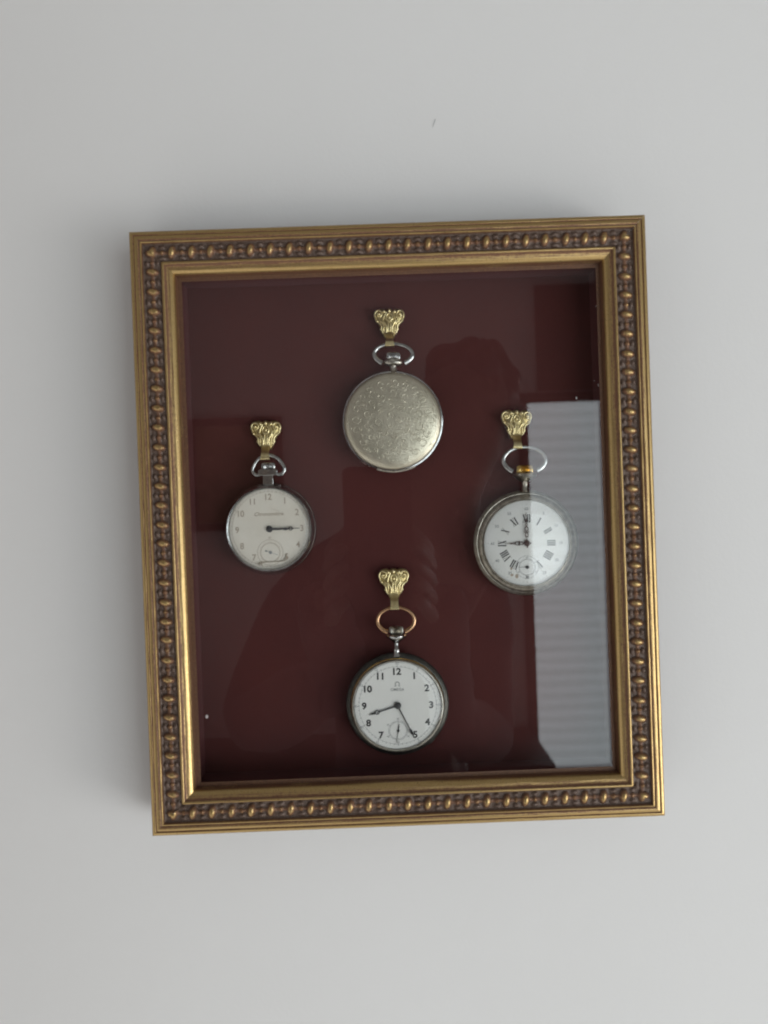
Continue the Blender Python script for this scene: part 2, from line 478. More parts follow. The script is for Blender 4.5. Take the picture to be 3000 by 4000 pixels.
# ------------------------------------------------------------------ watches
def text_mesh(body, size, bold=0.0):
    cu = bpy.data.curves.new('txt', 'FONT'); cu.body = body; cu.size = size*MM; cu.align_x = 'CENTER'; cu.align_y = 'CENTER'
    cu.offset = bold*MM; cu.resolution_u = 4; cu.extrude = .012*MM
    o = bpy.data.objects.new('txt', cu); COL.objects.link(o)
    dg = bpy.context.evaluated_depsgraph_get(); dg.update()
    me = bpy.data.meshes.new_from_object(o.evaluated_get(dg))
    vs = [v.co.copy() for v in me.vertices]; fs = [tuple(p.vertices) for p in me.polygons]
    bpy.data.objects.remove(o); bpy.data.curves.remove(cu); bpy.data.meshes.remove(me)
    # true centring
    if vs:
        x0 = min(v.x for v in vs); x1 = max(v.x for v in vs); y0 = min(v.y for v in vs); y1 = max(v.y for v in vs)
        vs = [((v.x-(x0+x1)/2)/MM, (v.y-(y0+y1)/2)/MM, v.z/MM) for v in vs]
    return vs, fs
_tc = {}
def put_text(mb, body, x, y, h, size, rot=0, sx=1, bold=0, shear=0):
    key = (body, size, bold)
    if key not in _tc: _tc[key] = text_mesh(*key)
    vs, fs = _tc[key]
    c, s = math.cos(rot), math.sin(rot)
    pts = []
    for a, b_, d in vs:
        a = a*sx+b_*shear
        pts.append((x+a*c-b_*s, y+a*s+b_*c, h+d))
    mb.add(pts, fs)
def clockdir(deg):  # unit vector, clockwise from 12
    a = math.radians(deg); return math.sin(a), math.cos(a)
def bar(mb, x, y, deg, l0, l1, w, h, th=.05):
    """bar along direction deg from radius l0 to l1 about (x,y)"""
    dx, dy = clockdir(deg); px, py = dy, -dx
    mb.plate([(x+dx*l0-px*w/2, y+dy*l0-py*w/2), (x+dx*l0+px*w/2, y+dy*l0+py*w/2), (x+dx*l1+px*w/2, y+dy*l1+py*w/2), (x+dx*l1-px*w/2, y+dy*l1-py*w/2)], h, h+th)
def shape_hand(mb, x, y, deg, prof, h, th=.22):
    """prof: (distance, half width) outline of a hand"""
    dx, dy = clockdir(deg); px, py = dy, -dx
    right = [(x+dx*d+px*w, y+dy*d+py*w) for d, w in prof]
    left = [(x+dx*d-px*w, y+dy*d-py*w) for d, w in reversed(prof)]
    for i in range(len(prof)-1):
        a = prof[i]; b_ = prof[i+1]
        mb.plate([(x+dx*a[0]-px*a[1], y+dy*a[0]-py*a[1]), (x+dx*a[0]+px*a[1], y+dy*a[0]+py*a[1]), (x+dx*b_[0]+px*b_[1], y+dy*b_[0]+py*b_[1]), (x+dx*b_[0]-px*b_[1], y+dy*b_[0]-py*b_[1])], h, h+th)
def hand_ring(mb, x, y, deg, d, r0, r1, h, th=.22, stretch=1.0):
    dx, dy = clockdir(deg)
    n = 24; cx, cy = x+dx*d, y+dy*d
    px, py = dy, -dx
    pts = []; fs = []
    for k in range(n):
        a = 2*PI*k/n
        for r in (r0, r1):
            u, w = r*math.cos(a)*stretch, r*math.sin(a)
            for hz in (h, h+th): pts.append((cx+dx*u+px*w, cy+dy*u+py*w, hz))
    for k in range(n):
        a = 4*k; b_ = 4*((k+1) % n)
        fs += [(a+1, a+3, b_+3, b_+1), (a, b_, b_+2, a+2), (a, a+1, b_+1, b_), (a+2, b_+2, b_+3, a+3)]
    mb.add(pts, fs)
def roman(mb, txt, x, y, deg, hgt, wthick, h, th=.04):
    """radial roman numeral, feet towards the centre"""
    dx, dy = clockdir(deg); px, py = dy, -dx
    T, t_ = wthick, wthick*.28
    wid = {'I': T*1.55, 'V': T*3.3, 'X': T*3.3}
    tot = sum(wid[c] for c in txt); cur = -tot/2
    def q(pts):
        mb.plate([(x+px*a+dx*b_, y+py*a+dy*b_) for a, b_ in pts], h, h+th)
    A = hgt/2
    def serif(xa, xb):
        for s in (-A, A-.12): q([(xa, s), (xb, s), (xb, s+.12), (xa, s+.12)])
    for c in txt:
        w = wid[c]; m_ = cur+w/2
        if c == 'I': q([(m_-T/2, -A), (m_+T/2, -A), (m_+T/2, A), (m_-T/2, A)]); serif(m_-T*.75, m_+T*.75)
        elif c == 'V':
            q([(m_-w*.42, A), (m_-.1*T, -A), (m_+.5*T, -A), (m_-w*.42+T, A)])
            q([(m_+w*.40-t_, A), (m_+w*.40, A), (m_+.3*T, -A), (m_+.1*T, -A)]); serif(m_-w*.48, m_+w*.45)
        else:
            q([(m_-w*.42, A), (m_+w*.42-T, -A), (m_+w*.42, -A), (m_-w*.42+T, A)])
            q([(m_+w*.40-t_, A), (m_+w*.40, A), (m_-w*.40+t_, -A), (m_-w*.40, -A)]); serif(m_-w*.46, m_+w*.46)
        cur += w
def crystal(root, r, h, dome, cx=0, cy=0):
    m = MB(); pr = [(r, h)]
    for k in range(1, 15):
        t = k/15; rr = r*math.cos(t*PI/2)**.85; pr.append((rr, h+dome*math.sin(t*PI/2)**.8 if t < .999 else h+dome))
    pr.append((.02, h+dome))
    m.lathe(pr, 80, cx, cy, cap=False)
    return m.build('crystal', M_crystal, root, 60)
def bow_ellipse(root, cy, rx, ry, hc, mat_, a0=-62, a1=242, r=.95):
    path = []
    n = 60
    for k in range(n+1):
        a = math.radians(a0+(a1-a0)*k/n); path.append((rx*math.cos(a), cy+ry*math.sin(a), hc))
    rad = [r*(1.1-.25*math.sin(math.radians(a0+(a1-a0)*k/n))) for k in range(n+1)]
    m = MB(); m.tube(path, rad, 12); return m.build('bow', mat_, root, 60)
def crown(root, y0, y1, r, hc, mat_, teeth=22):
    m = MB(); m.vlathe([(r*.55, y0-.3), (r*.9, y0), (r, y0+.5), (r*.98, y1-.8), (r*.8, y1-.2), (r*.4, y1)], hc=hc, teeth=teeth, depth=r*.22)
    return m.build('crown', mat_, root, 40)

# ---- 1. the engraved closed watch (top)
def watch_top():
    R_ = 28.3
    root = thing('pocket_watch', 'closed hunter pocket watch with engraved nickel cover, hanging at the top', 'pocket watch', -.6, 58.6, FELT_H+3.2, 2.6, 'pocket watches hung in the frame')
    m = MB(); m.lathe([(.1, .6), (R_*.6, .7), (R_*.86, 1.8), (R_*.97, 4.2), (R_, 6.2), (R_*1.0, 7.2), (R_*.985, 7.6), (R_*.97, 7.5)], 128)
    m.build('case_back', M_silver, root)
    m = MB(); m.lathe([(R_*.96, 7.0), (R_*1.004, 7.5), (R_*1.012, 8.1), (R_*1.0, 8.7), (R_*.965, 8.9), (R_*.96, 8.3)], 128)
    m.lathe([(R_*.962, 7.9), (R_*.985, 8.2), (R_*.985, 9.3), (R_*.962, 9.5)], 128)
    m.build('case_rim', M_steel, root)
    m = MB(); pr = [(R_*.955, 8.6), (R_*.975, 9.0), (R_*.97, 9.7), (R_*.94, 10.5), (R_*.88, 11.35), (R_*.78, 12.0), (R_*.62, 12.5), (R_*.4, 12.85), (R_*.2, 13.0), (.1, 13.05)]
    m.lathe(pr, 128); cov = m.build('cover', M_engr, root, 60)
    # engraved scroll work standing slightly proud
    def hcov(x, y):
        r = math.hypot(x, y)/R_
        P = [(p[0]/R_, p[1]) for p in pr[2:]]
        for (a, ha), (b_, hb) in zip(P, P[1:]):
            if b_ <= r <= a: return ha+(hb-ha)*(a-r)/(a-b_)
        return 13.0
    m = MB(); rn = random.Random(11)
    lay = [(.76, q/20*2*PI, 2.5) for q in range(20)]+[(.545, (q+.5)/14*2*PI, 2.5) for q in range(14)]+[(.66, (q+.3)/17*2*PI, 1.3) for q in range(17)]+[(.30, (q+.2)/8*2*PI, 2.3) for q in range(8)]+[(.43, q/11*2*PI, 1.2) for q in range(11)]+[(.12, q/3*2*PI, 1.7) for q in range(3)]
    for i, (fr, a, s0) in enumerate(lay):
        rr = R_*fr*rn.uniform(.97, 1.03); a += rn.uniform(-.04, .04); cx, cy = rr*math.cos(a), rr*math.sin(a)
        s = s0*rn.uniform(.85, 1.15); ph = a+rn.uniform(-.4, .4)+PI; sg = (-1, 1)[i % 2]; turns = rn.uniform(.8, 1.15)
        path = []
        for k in range(15):
            t = k/14; q = ph+sg*t*2*PI*turns; d = s*(1-.75*t)
            x, y = cx+d*math.cos(q), cy+d*math.sin(q)
            if math.hypot(x, y) > R_*.92: break
            path.append((x, y, hcov(x, y)+.02))
        if len(path) > 4: m.tube(path, [.21*math.sin(PI*(k+.6)/(len(path)+.2))+.05 for k in range(len(path))], 6, flat=.7)
    for i in range(70):   # little leaves and petals
        a = rn.uniform(0, 2*PI); rr = R_*math.sqrt(rn.uniform(.06, .80)); cx, cy = rr*math.cos(a), rr*math.sin(a)
        q = rn.uniform(0, 6.28); l = rn.uniform(.6, 1.5)
        path = [(cx+l*t*math.cos(q+t*.6), cy+l*t*math.sin(q+t*.6), hcov(cx, cy)+.03) for t in (-1, -.5, 0, .5, 1)]
        m.tube(path, [.05, .18, .27, .18, .05], 6, flat=.7)
    ringp = [(R_*.30*math.cos(a)*1.1, R_*.30*math.sin(a)*.85, hcov(R_*.3, 0)+.0) for a in [2*PI*k/60 for k in range(60)]]
    m.tube(ringp, .11, 6, closed=True)
    m.build('engraving', M_engr, cov, 60)
    m = MB(); m.vlathe([(3.3, R_-.8), (2.3, R_+.5), (1.9, R_+1.8), (2.1, R_+3.1), (3.2, R_+3.9)], hc=6.5)
    m.ell((0, R_+5.3, 6.5), (5.6, 2.3, 2.9), 28, 14)
    m.build('pendant', M_silver, root)
    crown(root, R_+7.3, R_+11.0, 3.9, 6.5, M_steel, 20)
    bow_ellipse(root, R_+9.9, 10.9, 6.0, 6.5, M_steel, -55, 235, 1.3)
    m = MB(); path = [((R_*.985)*math.cos(a), (R_*.985)*math.sin(a), 7.9) for a in [math.radians(q) for q in range(252, 299, 3)]]
    m.tube(path, [1.15]*len(path), 10); m.build('hinge', M_silver, root)
    m = MB(); path = [((R_*.99)*math.cos(a), (R_*.99)*math.sin(a), 7.2) for a in [math.radians(q) for q in range(232, 246, 3)]]
    m.tube(path, [.9]*len(path), 8); m.build('thumb_piece', M_silver, root)
watch_top()

# ---- 2. cream dial watch (left)
def watch_left():
    R_ = 26.3
    root = thing('pocket_watch', 'steel pocket watch with faded cream dial, both hands at three, hanging at the left', 'pocket watch', -72.3, .3, FELT_H+3.2, .2, 'pocket watches hung in the frame')
    m = MB(); m.lathe([(.1, .6), (R_*.6, .7), (R_*.86, 1.6), (R_*.96, 3.4), (R_, 6.0), (R_*.995, 7.4), (R_*.975, 8.2), (R_*.94, 8.8), (R_*.90, 8.9)], 128)
    m.build('case', M_steel, root)
    m = MB(); m.lathe([(R_*.90, 8.6), (R_*.965, 8.7), (R_*.97, 9.4), (R_*.955, 10.6), (R_*.93, 12.0), (R_*.90, 12.9), (R_*.87, 12.7), (R_*.86, 11.6), (R_*.855, 10.2), (R_*.90, 8.6)], 128, cap=False)
    m.build('bezel', M_steel, root)
    DH = 10.4; rd = R_*.865
    m = MB(); m.lathe([(rd, 8.9), (rd, DH-.25), (rd-.4, DH), (.01, DH)], 96); dial = m.build('dial', M_cream, root)
    crystal(root, R_*.87, 12.2, 2.0)
    m = MB(); rn = rd*.80
    for k, s in ((12, '12'), (1, '1'), (2, '2'), (3, '3'), (4, '4'), (5, '5'), (7, '7'), (8, '8'), (9, '9'), (10, '10'), (11, '11')):
        dx, dy = clockdir(k*30); put_text(m, s, dx*rn, dy*rn, DH+.03, 4.9, sx=.92, bold=.09)
    m.build('numerals', M_sepia, dial, smooth=False)
    m = MB()
    for k in range(60): bar(m, 0, 0, k*6, rd*.925, rd*(.955 if k % 5 else .975), .16, DH+.01)
    m.ring(rd*.925-.12, rd*.925, DH+.01, DH+.05, 96)
    m.build('minute_track', M_sepia, dial, smooth=False)
    m = MB(); put_text(m, 'Chronom\u00e8tre', 0, 8.6, DH+.03, 2.9, sx=1.0, bold=.05, shear=.2)
    bar(m, -7.6, 8.0, 90, -1.0, 1.0, .16, DH+.03); bar(m, 7.8, 8.0, 90, -1.0, 1.0, .16, DH+.03)
    arc = [(6.0*math.cos(math.radians(q)), 8.4+3.0*math.sin(math.radians(q)), DH+.04) for q in range(20, 75, 5)]
    m.tube(arc, .07, 5)
    m.build('lettering', M_sepia, dial, smooth=False)
    sy = -13.2
    m = MB(); m.ring(5.2, 5.45, DH+.01, DH+.06, 60, 0, sy); m.ring(7.1, 7.3, DH+.01, DH+.06, 60, 0, sy)
    for k in range(60): bar(m, 0, sy, k*6, 5.45, 6.0 if k % 5 else 6.6, .10, DH+.01)
    put_text(m, '60', 0, sy+8.4, DH+.03, 1.5, bold=.02)
    seconds = m.build('seconds_track', M_sepia, dial, smooth=False)
    m = MB(); shape_hand(m, 0, 0, 90, [(-1.5, .45), (0, .5), (9, .38), (13.0, .22), (13.2, .5), (13.6, .2), (17.4, .12)], DH+1.0)
    hand_ring(m, 0, 0, 90, 12.0, .7, 1.2, DH+1.0); m.lathe([(1.5, DH+.9), (1.7, DH+1.1), (1.5, DH+1.35), (.1, DH+1.4)], 32)
    m.build('minute_hand', M_blue, root, 40)
    m = MB(); shape_hand(m, 0, 0, 91.5, [(-1.2, .6), (0, .65), (6.0, .55), (7.4, .35), (9.0, .8), (11.5, .1)], DH+.55)
    m.lathe([(1.6, DH+.45), (1.9, DH+.6), (1.6, DH+.8), (.1, DH+.82)], 32); m.build('hour_hand', M_blue, root, 40)
    m = MB(); bar(m, .2, sy, 290, -4.6, 2.6, .22, DH+.3); m.lathe([(.85, DH+.2), (.9, DH+.5), (.1, DH+.55)], 24, .2, sy)
    m.ell((-2.3, sy+.9, DH+.35), (.55, .5, .2)); m.build('second_hand', M_grey, root, 40)
    # a loose sliver lying along the bottom of the dial
    m = MB(); p = catm([(-7.4, -19.4), (-3.8, -18.6), (2, -18.4), (7.0, -18.2), (9.6, -17.0)], 5)
    m.tube([(a, b_, DH+.35) for a, b_ in p], .26, 6); m.ell((-5.0, -19.2, DH+.5), (.32, 1.2, .3)); m.ell((-6.3, -19.2, DH+.5), (.3, .95, .3)); m.ell((9.0, -15.9, DH+.5), (.5, 1.5, .35)); m.ell((7.9, -17.7, DH+.5), (.32, 1.0, .3))
    tag(m.build('loose_sliver', M_sepia, root, 40), 'dark broken sliver lying at the bottom of the dial')
    m = MB(); m.plate([(-2.95, R_-1.2), (2.95, R_-1.2), (2.75, R_+4.4), (-2.75, R_+4.4)], 4.0, 9.2)
    m.plate(catm([(-4.9, R_+4.0), (-5.2, R_+5.2), (-5.0, R_+7.2), (0, R_+7.5), (5.0, R_+7.2), (5.2, R_+5.2), (4.9, R_+4.0), (0, R_+3.8)], 4, True), 3.2, 10.0)
    o = m.build('pendant', M_steel, root, 30)
    bv = o.modifiers.new('b', 'BEVEL'); bv.width = .0006; bv.segments = 3; bv.limit_method = 'ANGLE'
    crown(root, R_+7.8, R_+11.4, 3.9, 6.6, M_steel, 16)
    p = catm([(-5.0, R_+4.4, 6.6), (-7.4, R_+4.7, 6.6), (-9.0, R_+7.2, 6.6), (-7.2, R_+11.4, 6.6), (-4.0, R_+14.4, 6.6), (0, R_+15.4, 6.6), (4.0, R_+14.5, 6.6), (7.4, R_+11.6, 6.6), (9.2, R_+7.4, 6.6), (7.6, R_+4.7, 6.6), (5.0, R_+4.4, 6.6)], 6)
    m = MB(); m.tube(p, 1.15, 12); m.build('bow', M_steel, root, 60)
watch_left()

# ---- 3. roman numeral watch (right)
def watch_right():
    R_ = 29.9
    root = thing('pocket_watch', 'silver pocket watch with roman numerals, showing nine, half under the window reflection at the right', 'pocket watch', 72.6, -13.0, FELT_H+3.2, 1.2, 'pocket watches hung in the frame')
    m = MB(); m.lathe([(.1, .6), (R_*.6, .7), (R_*.84, 1.6), (R_*.95, 3.4), (R_*.995, 5.8), (R_, 6.6), (R_*.985, 7.4), (R_*.955, 7.9), (R_*.95, 8.3)], 128)
    m.build('case', M_bronze, root)
    m = MB(); m.lathe([(R_*.80, 7.6), (R_*.955, 7.7), (R_*.965, 8.3), (R_*.945, 9.0), (R_*.93, 8.9), (R_*.915, 9.5), (R_*.89, 10.2), (R_*.86, 10.7), (R_*.845, 10.5), (R_*.835, 11.1), (R_*.82, 11.3), (R_*.81, 10.8), (R_*.805, 9.6), (R_*.80, 7.6)], 128, cap=False)
    m.build('bezel', M_bronze, root)
    DH = 9.9; rd = R_*.812
    m = MB(); m.lathe([(rd, 8.2), (rd, DH-.3), (rd-.5, DH), (.01, DH)], 96); dial = m.build('dial', M_white_b, root)
    crystal(root, R_*.83, 11.0, 2.5)
    names = ['XII', 'I', 'II', 'III', 'IIII', 'V', None, 'VII', 'VIII', 'IX', 'X', 'XI']
    m = MB()
    for k, s in enumerate(names):
        if s is None: continue
        dx, dy = clockdir(k*30); roman(m, s, dx*rd*.575, dy*rd*.575, k*30, 4.6, .74, DH+.01)
    m.build('numerals', M_ink, dial, smooth=False)
    m = MB()
    for k in range(1, 13):
        dx, dy = clockdir(k*30); put_text(m, str(k*5), dx*rd*.80, dy*rd*.80, DH+.03, 2.3, bold=.05)
    for k in range(60): bar(m, 0, 0, k*6, rd*.885, rd*(.90 if k % 5 else .92), .16, DH+.01)
    m.build('minute_track', M_grey, dial, smooth=False)
    sy = -13.6
    m = MB(); m.ring(4.3, 4.5, DH+.01, DH+.05, 60, 0, sy); m.ring(6.3, 6.5, DH+.01, DH+.05, 60, 0, sy)
    for k in range(60): bar(m, 0, sy, k*6, 4.5, 5.0, .10, DH+.01)
    for k in range(1, 7):
        dx, dy = clockdir(k*60); put_text(m, str(k*10), dx*5.5, sy+dy*5.5, DH+.03, 1.2, bold=.02)
    m.build('seconds_track', M_grey, dial, smooth=False)
    m = MB(); m.ell((-8.6, -17.9, DH+.02), (.9, .8, .05)); m.ell((-5.9, -18.6, DH+.02), (1.0, 1.3, .04)); m.ell((-9.0, -14.3, DH+.02), (.6, .9, .04))
    m.build('dial_stain', M_sepia, dial)
    # ornate louis-style hands
    def ornate(deg, length, h, name, mt_):
        m = MB()
        shape_hand(m, 0, 0, deg, [(-2.6, .25), (-1.4, .55), (0, .5), (length*.12, .3), (length*.16, .15)], h)
        hand_ring(m, 0, 0, deg, length*.27, .55, .95, h, stretch=1.7)
        hand_ring(m, 0, 0, deg, length*.46, .7, 1.15, h, stretch=1.35)
        hand_ring(m, 0, 0, deg, length*.60, .3, .65, h, stretch=1.5)
        dx, dy = clockdir(deg); px, py = dy, -dx
        for s in (-1, 1):
            cx, cy = dx*length*.36+px*s*1.0, dy*length*.36+py*s*1.0
            m.ell((cx, cy, h+.12), (.38, .38, .14))
        shape_hand(m, 0, 0, deg, [(length*.66, .18), (length*.74, .5), (length*.8, .2), (length, .06)], h)
        m.lathe([(1.5, h-.05), (1.7, h+.1), (1.4, h+.4), (.1, h+.45)], 32)
        return m.build(name, mt_, root, 40)
    ornate(358.5, 17.5, DH+1.0, 'minute_hand', M_rust)
    ornate(269.5, 12.0, DH+.5, 'hour_hand', M_rust)
    m = MB(); bar(m, 0, sy, 270, -1.6, 4.8, .22, DH+.3); m.lathe([(1.0, DH+.2), (1.0, DH+.5), (.1, DH+.6)], 24, 0, sy); m.build('second_hand', M_blue, root, 40)
    m = MB(); m.vlathe([(3.2, R_-1.0), (2.1, R_+.4), (1.75, R_+2.2), (1.85, R_+4.6), (3.4, R_+5.8), (5.4, R_+7.0), (6.6, R_+8.2), (6.4, R_+9.4), (4.8, R_+9.8)], hc=6.6)
    m.build('pendant', M_silver, root, 50)
    crown(root, R_+10.0, R_+14.4, 4.5, 6.6, M_gold, 24)
    bow_ellipse(root, R_+17.1, 12.0, 7.5, 6.6, M_steel, -55, 235, 1.3)
watch_right()

# ---- 4. white arabic dial watch (bottom)
def watch_bottom():
    R_ = 28.3
    root = thing('pocket_watch', 'dark-cased pocket watch with bold black arabic numerals and rose-gold bow, hanging lowest', 'pocket watch', -3.7, -102.0, FELT_H+3.2, 1.0, 'pocket watches hung in the frame')
    m = MB(); m.lathe([(.1, .6), (R_*.6, .7), (R_*.88, 1.7), (R_*1.0, 3.8), (R_*1.035, 6.0), (R_*1.025, 7.2), (R_*.98, 8.3), (R_*.93, 8.6)], 128)
    m.build('case', M_dark, root)
    m = MB(); m.lathe([(R_*.89, 8.2), (R_*.935, 8.2), (R_*.94, 8.8), (R_*.932, 9.2), (R_*.92, 9.4), (R_*.89, 8.2)], 128, cap=False)
    gr = m.build('gold_rim', M_gold, root)
    m = MB(); m.lathe([(R_*.875, 9.0), (R_*.915, 9.6), (R_*.925, 10.4), (R_*.92, 11.2), (R_*.908, 11.7), (R_*.896, 11.8), (R_*.885, 11.4), (R_*.88, 10.4), (R_*.875, 9.0)], 128, cap=False)
    m.build('bezel', M_silver, root)
    DH = 10.3; rd = R_*.883
    m = MB(); m.lathe([(rd, 8.6), (rd, DH-.5), (rd-.7, DH), (.01, DH)], 96); dial = m.build('dial', M_white, root)
    crystal(root, R_*.90, 11.2, 2.5)
    m = MB(); rn = rd*.77
    for k in (12, 1, 2, 3, 4, 5, 7, 8, 9, 10, 11):
        s = str(k)
        dx, dy = clockdir(k*30); r_ = rn*(.985 if k in (3, 9) else 1)
        put_text(m, s, dx*r_, dy*r_, DH+.03, 5.2, sx=1.05, bold=.19)
    m.build('numerals', M_ink, dial, smooth=False)
    m = MB()
    for k in range(60): bar(m, 0, 0, k*6, rd*.865, rd*(.90 if k % 5 else .91), .24 if k % 5 else .4, DH+.01)
    for k in range(1, 13):
        dx, dy = clockdir(k*30); 
        if k != 6: put_text(m, str(k*5), dx*rd*.95, dy*rd*.95, DH+.01, 1.9, bold=.02)
    m.ring(rd*.872, rd*.878, DH+.01, DH+.04, 96)
    m.build('minute_track', M_grey, dial, smooth=False)
    m = MB(); put_text(m, 'OMEGA', 0, 9.0, DH+.03, 2.2, sx=1.0, bold=.04)
    # the omega sign above the name
    p = [(1.15*math.cos(math.radians(q)), 12.1+1.15*math.sin(math.radians(q)), DH+.05) for q in range(-55, 236, 10)]
    m.tube(p, .2, 6); bar(m, 1.15, 11.0, 90, -.5, .55, .3, DH+.03); bar(m, -1.15, 11.0, 90, -.55, .5, .3, DH+.03)
    m.build('lettering', M_grey, dial, smooth=False)
    sy = -14.2
    m = MB(); m.ring(4.7, 4.85, DH+.01, DH+.05, 60, 0, sy); m.ring(5.5, 5.6, DH+.01, DH+.05, 60, 0, sy)
    for k in range(60): bar(m, 0, sy, k*6, 4.85, 5.5, .10 if k % 5 else .22, DH+.01)
    for k in range(1, 7):
        dx, dy = clockdir(k*60); put_text(m, str(k*10), dx*6.6, sy+dy*6.6, DH+.03, 1.35, bold=.03)
    m.build('seconds_track', M_grey, dial, smooth=False)
    m = MB(); shape_hand(m, 0, 0, 153.5, [(-2.2, .5), (0, .5), (2.4, .38), (14.2, .26), (15.6, .75), (17.0, .85), (18.2, .4), (20.6, .08)], DH+1.05)
    m.lathe([(1.7, DH+.95), (1.9, DH+1.15), (1.5, DH+1.5), (.1, DH+1.55)], 32); m.build('minute_hand', M_blue, root, 40)
    m = MB(); shape_hand(m, 0, 0, 253.0, [(-1.4, .6), (0, .6), (2.2, .45), (10.6, .4), (11.2, .9)], DH+.5)
    hand_ring(m, 0, 0, 253.0, 12.2, .75, 1.35, DH+.5, stretch=1.0)
    shape_hand(m, 0, 0, 253.0, [(13.2, .75), (14.4, .6), (17.2, .1)], DH+.5)
    m.lathe([(1.6, DH+.4), (2.0, DH+.6), (1.6, DH+.85), (.1, DH+.9)], 32); m.build('hour_hand', M_blue, root, 40)
    m = MB(); shape_hand(m, 0, sy, 189.0, [(-4.0, .10), (-1.6, .34), (-.5, .22), (0, .3), (1.2, .3), (1.4, .14), (7.0, .09)], DH+.3)
    m.lathe([(.7, DH+.2), (.8, DH+.4), (.5, DH+.6), (.1, DH+.6)], 24, 0, sy); m.build('second_hand', M_ink, root, 40)
    m = MB(); m.vlathe([(3.0, R_-1.0), (2.0, R_+.6), (1.8, R_+1.6), (2.1, R_+2.8), (1.4, R_+3.6), (1.3, R_+6.3), (2.6, R_+7.4), (4.6, R_+8.7), (6.0, R_+9.9), (6.1, R_+10.9), (5.2, R_+11.7)], hc=6.5)
    m.build('pendant', M_steel, root, 50)
    crown(root, R_+12.0, R_+15.9, 4.0, 6.5, M_silver, 24)
    bow_ellipse(root, R_+19.3, 10.5, 7.4, 6.5, M_rose, -62, 242, 1.15)
    m = MB()
    a0 = math.radians(-49)
    path = [((R_*1.0)*math.cos(a0+q), (R_*1.0)*math.sin(a0+q), 6.6) for q in [-.12, -.06, 0, .06, .12]]
    m.tube(path, [.7, 1.2, 1.3, 1.2, .7], 10); m.build('thumb_piece', M_dark, root)
watch_bottom()

# ------------------------------------------------------------------ what the glass reflects: the room side
def emis(name, col, strength, bands=False):
    m = bpy.data.materials.new(name); m.use_nodes = True; nt = m.node_tree; nt.nodes.clear()
    out = N(nt, 'ShaderNodeOutputMaterial'); e = N(nt, 'ShaderNodeEmission'); e.inputs['Color'].default_value = (*col, 1)
    if bands:
        v = coords(nt); w = N(nt, 'ShaderNodeTexWave', bands_direction='Z'); w.inputs['Scale'].default_value = 7
        L(nt, v, w.inputs['Vector'])
        r = N(nt, 'ShaderNodeMapRange'); L(nt, math_(nt, 'ADD', math_(nt, 'MULTIPLY', w.outputs['Fac'], .7), math_(nt, 'MULTIPLY', noise(nt, coords(nt, (.5, 1, 6)), 3.0, 4), .45)), r.inputs['Value']); r.inputs['To Min'].default_value = strength*.88; r.inputs['To Max'].default_value = strength*1.07
        L(nt, r.outputs[0], e.inputs['Strength'])
    else: e.inputs['Strength'].default_value = strength
    L(nt, e.outputs[0], out.inputs['Surface']); return m
WIN = 3.0
M_blind = emis('daylit_blind', (.88, .96, 1.0), WIN, True)
M_room = paint('room_wall_paint', (.36, .34, .345), .8)
M_wood = paint('dark_wood', (.03, .018, .014), .5)
M_art = paint('brown_picture', (.16, .10, .06), .7)
m = MB(); m.box(-2600, 3600, -1500, 1300, 2650, 2700)
tag(m.build('back_wall', M_room, None, smooth=False), 'wall across the room, seen only reflected in the picture glass', 'wall', kind='structure')
win = thing('window', 'tall window with a daylit roller blind, reflected at the right of the picture glass', 'window', 1918, -520, 2640)
m = MB(); m.box(-1340, 1340, -900, 900, -2, 8); m.build('blind', M_blind, win, smooth=False)
m = MB(); m.box(-1380, -1342, -940, 940, -2, 30); m.box(1342, 1380, -940, 940, -2, 30); m.box(-1341, 1341, 902, 940, -2, 30); m.box(-1341, 1341, -940, -902, -2, 30)
m.build('window_frame', M_wood, win, smooth=False)
m = MB(); m.box(-1300, 1380, 945, 1350, -1, 60); m.build('added_dark_box', M_wood, win, smooth=False)  # dark box added above the blind to blacken the upper right reflection
sb = thing('added_sideboard', 'low dark wooden sideboard across the room, added to darken the bottom of the glass', 'added_sideboard', -420, -1490, 2200)  # unseen furniture, added so the lower reflection in the glass goes dark
m = MB(); m.box(-930, 930, 60, 600, 0, 440); m.build('cabinet_body', M_wood, sb, smooth=False)
m = MB(); m.box(-960, 960, 602, 632, -20, 442); m.build('top_board', M_wood, sb, smooth=False)
for q in (-690, -230, 230, 690):
    m = MB(); m.box(q-215, q+215, 90, 575, -16, -1); dd = m.build('door', M_wood, sb, smooth=False)
    m = MB(); m.ell((q+170, 340, -24), (12, 12, 12)); m.build('knob', M_brass, dd)
for q in (-880, 880):
    m = MB(); m.box(q-30, q+30, 0, 59, 20, 80); m.build('leg', M_wood, sb, smooth=False)
art = thing('framed_picture', 'dark framed brown picture on the far wall, reflected faintly beside the left watch', 'picture', -545, 150, 2640)
m = MB()
for q in ((-180, -150, -215, 215), (150, 180, -215, 215), (-149.5, 149.5, 185, 215), (-149.5, 149.5, -215, -185)): m.box(*q, -4, 20)
m.build('picture_frame', M_wood, art, smooth=False)
m = MB(); m.box(-148, 148, -183, 183, -3, 6); m.build('picture_sheet', M_art, art, smooth=False)

CAM = (-.011075, -.467155, .011471)
